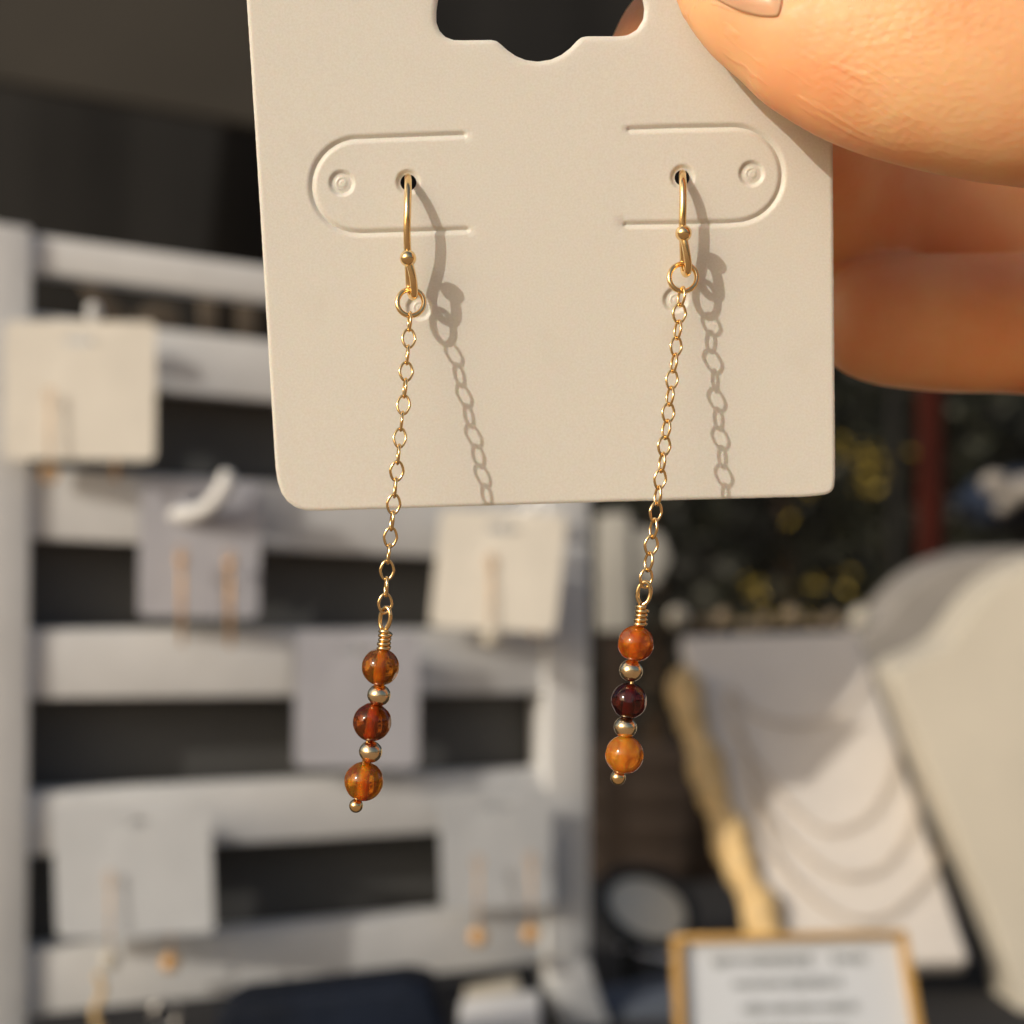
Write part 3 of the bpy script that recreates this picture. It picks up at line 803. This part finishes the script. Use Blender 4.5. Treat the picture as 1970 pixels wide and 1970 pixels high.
front = [Vector((x/1000, y/1000, z/1000)) for (x, y), z in zip(V2, H)]
back = [Vector((x/1000, y/1000, (z*.6-.36)/1000)) for (x, y), z in zip(V2, H)]
FF = []; es = {}
for t in T:
    p, q, r = (V2[i] for i in t)
    if (q[0]-p[0])*(r[1]-p[1])-(q[1]-p[1])*(r[0]-p[0]) < 0: t = t[::-1]
    FF.append(t); es[(t[0], t[1])] = 1; es[(t[1], t[2])] = 1; es[(t[2], t[0])] = 1
VV = front+back; nf = len(FF)
BF = [tuple(i+nv for i in t[::-1]) for t in FF]; WF = []
idx = {}
def w_(i):
    if i not in idx: idx[i] = len(VV); VV.append(VV[i])
    return idx[i]
for (a, b) in es:
    if (b, a) not in es: WF.append((w_(b), w_(a), w_(a+nv), w_(b+nv)))
me = bpy.data.meshes.new('earring_card'); me.from_pydata([tuple(v) for v in VV], [], FF+BF+WF); me.update()
me.polygons.foreach_set('use_smooth', [True]*len(me.polygons)); me.materials.append(M['card'])
card = bpy.data.objects.new('earring_card', me); COL.objects.link(card); card.matrix_world = MC
tag(card, 'large cream earring card in the foreground, pinched between thumb and fingers', 'earring card')

# ================================================================ the two earrings
PXM = .12/FPX
def facet_ball(c, r, axis, seed, nf=16, cut=.955):
    rnd = np.random.RandomState(seed)
    bm = bmesh.new(); bmesh.ops.create_icosphere(bm, subdivisions=5, radius=1)
    dirs = []
    while len(dirs) < nf:
        v = rnd.normal(size=3); v /= np.linalg.norm(v)
        if all(v.dot(u) < .72 for u in dirs): dirs.append(v)
        elif rnd.rand() < .002: break
    D = np.array(dirs); A = np.array([v.co[:] for v in bm.verts])
    A /= np.linalg.norm(A, axis=1)[:, None]
    dt = A @ D.T; rr = np.where(dt > .3, cut/np.maximum(dt, .3), 9).min(1)
    s = np.minimum(1, rr)
    q = axis.to_track_quat('Z', 'Y')
    V = [c+q @ Vector((a*k*r).tolist()) for a, k in zip(A, s)]
    Fc = [tuple(v.index for v in f.verts) for f in bm.faces]; bm.free()
    return V, Fc

def build_earring(name, label, wire, ballp, ringc, ringr, chain_px, depthf, faces_first, angs, loop, coil, gems, golds, ballend, gm, seed):
    e = empty(name, K(*wire[1]))
    W = 7.3*PXM
    path = [Vector(p) for p in catmull([K(*p) for p in wire], 8)]
    ew = mobj('ear_wire', *tube_data(path, W*.97, 16), M['gold'], e, True)
    mobj('ball', *ball_data(K(*ballp), 16*PXM*.97, 28, 16), M['gold'], ew, True)
    # jump ring
    rx, ry, rh = ringc; pr = []
    for k in range(40):
        t = 2*math.pi*k/40
        pr.append(K(rx+ringr*math.cos(t), ry+ringr*math.sin(t), rh-6*math.cos(t)+8*math.sin(t)))
    mobj('jump_ring', *tube_data(pr, 5.0*PXM, 14, True), M['gold'], e, True)
    # chain: every link is its own piece
    pitch = 31.6; pts = resample([np.array(p) for p in chain_px], pitch, False)
    rnd = random.Random(seed); protos = {}
    for i, p in enumerate(pts):
        q0 = pts[max(i-1, 0)]; q1_ = pts[min(i+1, len(pts)-1)]
        a = K(q0[0], q0[1], depthf(q0[1])); b = K(q1_[0], q1_[1], depthf(q1_[1])); c = K(p[0], p[1], depthf(p[1]))
        ax = (a-b).normalized()
        side = ax.cross(-FW).normalized(); nrm = side.cross(ax).normalized()
        ang = R(angs[0] if (i % 2 == 0) == faces_first else angs[1])+R(rnd.uniform(-7, 7))
        sd_ = side*math.cos(ang)+nrm*math.sin(ang)
        nn_ = ax.cross(sd_)
        sc_ = (c-CAM).dot(FW)/FPX
        if 'm' not in protos:
            lp = []
            for k in range(28):
                t = 2*math.pi*k/28
                xx = 12.6*math.cos(t); yy = 18.8*math.sin(t)
                pinch = 1-.10*abs(math.sin(2*t))
                lp.append(Vector((xx*pinch, yy, 0))*PXM)
            V, F = tube_data(lp, 2.75*PXM, 10, True)
            mm = bpy.data.meshes.new('chain_link'); mm.from_pydata([tuple(v) for v in V], [], F); mm.update()
            mm.polygons.foreach_set('use_smooth', [True]*len(mm.polygons)); mm.materials.append(M['gold']); protos['m'] = mm
        o = bpy.data.objects.new('chain_link', protos['m']); COL.objects.link(o)
        kx = rnd.uniform(.92, 1.05)*sc_/PXM
        Rm = Matrix(((sd_.x*kx, ax.x*sc_/PXM, nn_.x, c.x), (sd_.y*kx, ax.y*sc_/PXM, nn_.y, c.y), (sd_.z*kx, ax.z*sc_/PXM, nn_.z, c.z), (0, 0, 0, 1)))
        o.parent = e; o.matrix_parent_inverse = Matrix.Translation(-e.location); o.matrix_basis = Rm
    # wrapped loop + coil around the pin
    (lx, ly), lrx, lry, tw = loop
    dp = depthf(ly); gx, gy = gems[0][0], gems[0][1]
    axp = (K(lx, ly, dp)-K(ballend[0], ballend[1], depthf(ballend[1]))).normalized()
    (kx0, ky0), (kx1, ky1) = coil
    side = axp.cross(-FW).normalized(); nrm = side.cross(axp).normalized()
    c = K(lx, ly, dp); path = []
    a0 = R(tw); u = side*math.cos(a0)+nrm*math.sin(a0)
    cb = K(kx1, ky1, depthf(ky1)); ct = K(kx0, ky0, depthf(ky0))
    path.append(cb); path.append(ct)
    for k in range(27):
        t = -math.pi/2+2*math.pi*(k+.8)/28
        path.append(c+u*(lrx*PXM*math.cos(t)) + axp*(lry*PXM*math.sin(t)))
    V, F = tube_data(path, 4.2*PXM, 10)
    hp = []
    turns = 4.3; n = int(turns*16); w0 = c-axp*(lry*PXM)
    for k in range(n+1):
        t = k/n; th = 2*math.pi*turns*t+1.0; rad = (9.3+.8*math.sin(t*9))*PXM
        hp.append(ct.lerp(cb, t)+side*(rad*math.cos(th))+nrm*(rad*math.sin(th)))
    V, F = merge((V, F), tube_data(hp, 4.0*PXM, 10))
    mobj('wrapped_loop', V, F, M['gold'], e, True)
    # pin through the beads
    be = K(ballend[0], ballend[1], depthf(ballend[1]))
    hpn = mobj('head_pin', *tube_data([cb, cb.lerp(be, .5), be], 3.4*PXM, 10), M['gold'], e, True)
    mobj('ball', *ball_data(be, ballend[2]*PXM*.97, 24, 14), M['gold'], hpn, True)
    for i, (x, y, r) in enumerate(gems):
        cc_ = K(x, y, depthf(y))
        V, F = facet_ball(Vector((0, 0, 0)), r*(cc_-CAM).dot(FW)/FPX*1.0, axp, seed*10+i)
        o = mobj('gemstone_bead', V, F, G[gm[i]], e); sharp_by_angle(o, 7)
        o.cycles.is_caustics_caster = True
        core = mobj('drill_core', *tube_data([axp*(-r*PXM*.93), axp*(-r*PXM*.3), axp*(r*PXM*.3), axp*(r*PXM*.93)], [r*PXM*.12, r*PXM*.20, r*PXM*.20, r*PXM*.12], 14), CORE[gm[i]], None, True)
        core.parent = o; core.cycles.is_caustics_receiver = True
        o.location = cc_; link_to(o, e); o.matrix_parent_inverse = Matrix.Translation(-e.location)
        o['label'] = {'L1': 'amber brown agate bead', 'L2': 'dark reddish amber bead', 'L3': 'bright orange bead with a shiny facet', 'R1': 'orange faceted bead', 'R2': 'near black burgundy bead', 'R3': 'honey orange bead'}[gm[i]]
    for (x, y, r) in golds:
        mobj('gold_bead', *ball_data(K(x, y, depthf(y)), r*PXM*.97, 28, 16, axp, .93), M['goldbead'], e, True)
    return tag(e, label, 'earring', 'pair of gold and agate drop earrings')

def dfL(y): return 66+.30*(min(y, 870)-610) + (.05*(y-870) if y > 870 else 0) if y > 610 else 62
def dfR(y): return 58+.22*(min(y, 870)-600) + (.07*(y-870) if y > 870 else 0) if y > 600 else 56
build_earring('earring', 'gold drop earring in the left hole of the held card, bright orange bottom bead',
    [(785, 338, -30), (785, 341, -8), (785, 349, 14), (785, 366, 32), (784, 402, 48), (783, 450, 50), (785, 500, 42), (787, 540, 34), (789, 560, 36), (794, 571, 46), (797, 566, 58), (796, 545, 65), (792, 522, 67), (787, 506, 67)],
    (785, 497, 67), (790, 582, 50), 25.5,
    [(788, 619), (787, 645), (782, 708), (777, 773), (770, 836), (764, 900), (758, 963), (752, 1026), (745, 1090), (741, 1161)], dfL, False, (-12, 78),
    ((741, 1190), 12, 21, 35), ((742, 1213), (738, 1248)),
    [(732, 1283, 36), (716, 1389, 37), (700, 1503, 37.5)], [(729, 1337, 22.5), (713, 1446, 22.5)], (685, 1550, 13.5), ('L1', 'L2', 'L3'), 3)
build_earring('earring', 'gold drop earring in the right hole of the held card, near black middle bead',
    [(1313, 330, -30), (1313, 333, -8), (1313, 341, 12), (1314, 358, 28), (1314, 392, 38), (1313, 430, 40), (1314, 470, 36), (1315, 505, 30), (1316, 520, 34), (1320, 527, 44), (1324, 518, 55), (1323, 500, 59), (1319, 475, 59), (1315, 458, 57)],
    (1315, 449, 57), (1314, 534, 44), 26.5,
    [(1311, 571), (1307, 603), (1301, 665), (1293, 728), (1286, 792), (1278, 856), (1270, 921), (1262, 982), (1253, 1048), (1243, 1112)], dfR, False, (-19, 66),
    ((1239, 1141), 12, 21, 10), ((1236, 1166), (1231, 1202)),
    [(1223, 1238, 35), (1210, 1348, 34.5), (1201, 1452, 37)], [(1214, 1290, 23), (1203, 1399, 22.5)], (1189, 1496, 15), ('R1', 'R2', 'R3'), 5)

# ================================================================ the hand
def loft(sections, n=40):
    """sections: (x,y,h,a,b) pixels; a = half width across in the picture, b = half depth"""
    C = [K(s[0], s[1], s[2]) for s in sections]; V = []; F = []; k = len(C)
    for i in range(k):
        t = (C[min(i+1, k-1)]-C[max(i-1, 0)]).normalized()
        u = t.cross(FW).normalized(); v = t.cross(u).normalized()
        q = (C[i]-CAM).dot(FW)/FPX; a = sections[i][3]*q; b = sections[i][4]*q
        for j in range(n):
            th = 2*math.pi*j/n
            V.append(C[i]+u*(a*math.cos(th))+v*(b*math.sin(th)))
    for i in range(k-1):
        for j in range(n): F.append((i*n+j, i*n+(j+1) % n, (i+1)*n+(j+1) % n, (i+1)*n+j))
    F.append(tuple(range(n))[::-1]); F.append(tuple((k-1)*n+j for j in range(n)))
    return V, F
def smooth_sections(s, per=6): return [tuple(p) for p in catmull(s, per)]
thumb = [(1300, -62, 26, 4, 4), (1312, -58, 28, 38, 24), (1345, -48, 40, 86, 46), (1390, -40, 60, 128, 68), (1440, -30, 78, 163, 86), (1510, -14, 94, 199, 104), (1590, 8, 114, 231, 124), (1690, 32, 138, 258, 146), (1800, 52, 158, 272, 166), (1930, 72, 172, 279, 178),
         (2080, 92, 180, 284, 186), (2250, 160, 175, 300, 205), (2450, 270, 140, 330, 225), (2700, 420, 60, 370, 250), (2950, 560, -20, 360, 250)]
index = [(1180, 72, -170, 4, 4), (1188, 76, -172, 62, 52), (1214, 86, -178, 112, 98), (1270, 104, -185, 148, 132), (1360, 142, -205, 170, 150), (1480, 200, -340, 195, 155), (1620, 300, -610, 244, 122), (1780, 342, -745, 236, 112), (1980, 395, -740, 238, 120), (2250, 480, -640, 228, 150), (2600, 550, -520, 220, 195), (2950, 610, -300, 240, 210), (3200, 700, -180, 260, 220)]
middle = [(1580, 616, -520, 4, 4), (1587, 616, -520, 50, 44), (1612, 616, -522, 92, 76), (1660, 616, -526, 116, 94), (1730, 618, -530, 129, 104), (1830, 622, -536, 134, 110), (1960, 624, -540, 135, 112), (2150, 640, -530, 142, 120), (2450, 690, -460, 165, 150), (2850, 770, -310, 205, 180), (3150, 850, -190, 240, 200)]
ring_f = [(1990, 800, -360, 4, 4), (2000, 800, -360, 60, 55), (2060, 805, -360, 105, 95), (2180, 820, -355, 125, 115), (2450, 870, -310, 150, 140), (2850, 960, -190, 190, 170), (3150, 1020, -170, 230, 190)]
pinky = [(2190, 1010, -240, 4, 4), (2200, 1010, -240, 50, 45), (2260, 1015, -240, 90, 80), (2450, 1050, -230, 115, 105), (2850, 1150, -200, 160, 150), (3150, 1180, -180, 210, 180)]
palm = [(2750, 760, -120, 420, 200), (3000, 800, -120, 520, 260), (3300, 880, -120, 520, 280), (3600, 1000, -120, 430, 270), (3850, 1120, -120, 350, 250), (4200, 1300, -120, 340, 260), (4900, 1700, -120, 400, 330), (6200, 2450, -120, 520, 430), (7400, 3150, -120, 560, 470)]
parts = [loft(smooth_sections(s)) for s in (thumb, index, middle, ring_f, pinky, palm)]
# flesh between thumb base and fingers
parts.append(ball_data(K(2650, 560, -60), 380*PXM, 32, 20, None, .8))
V, F = merge(*parts)
hand = mobj('hand', V, F, M['skin'], None, True, origin=K(2300, 400, 0))
md = hand.modifiers.new('rm', 'REMESH'); md.mode = 'VOXEL'; md.voxel_size = .00055; md.use_smooth_shade = True
ms = hand.modifiers.new('sm', 'SMOOTH'); ms.iterations = 5; ms.factor = .5
dg = bpy.context.evaluated_depsgraph_get(); ev = hand.evaluated_get(dg)
nm = bpy.data.meshes.new_from_object(ev); hand.modifiers.clear()
nm.materials.clear(); nm.materials.append(M['skin']); hand.data = nm
nm.polygons.foreach_set('use_smooth', [True]*len(nm.polygons))
M['skin'].node_tree.nodes['knuckle'].inputs[1].default_value = K(1830, 90, 330)-hand.location
tag(hand, 'bare hand at the top right pinching the card between thumb and fingers', 'hand')
# thumbnail, laid onto the thumb
bvh = BVHTree.FromObject(hand, dg) if False else BVHTree.FromPolygons([tuple(v.co+hand.location) for v in nm.vertices], [tuple(p.vertices) for p in nm.polygons])
nu, nvv = 36, 30; Vn = []; Fn = []
for j in range(nvv+1):
    for i in range(nu+1):
        s = i/nu*2-1; t = j/nvv*2-1
        f = (1-abs(s)**3*.0); 
        sx = s*math.sqrt(max(0, 1-t*t*.35)); ty = t*math.sqrt(max(0, 1-s*s*.25))
        px = 1428+sx*76+ty*8; py = -69+ty*92+sx*24
        p = P(px, py, .05); hit = bvh.ray_cast(CAM, (p-CAM).normalized())
        if hit[0] is None: hit = bvh.find_nearest(P(px, py, .112))
        edge = max(abs(s), abs(t))
        Vn.append(hit[0]+hit[1]*(.00010-.00028*max(0, edge-.75)/.25))
for j in range(nvv):
    for i in range(nu):
        a = j*(nu+1)+i; Fn.append((a, a+1, a+nu+2, a+nu+1))
nail = mobj('thumbnail', Vn, Fn, M['nail'], hand, True)
mm = nail.modifiers.new('t', 'SOLIDIFY'); mm.thickness = .0003; mm.offset = -1
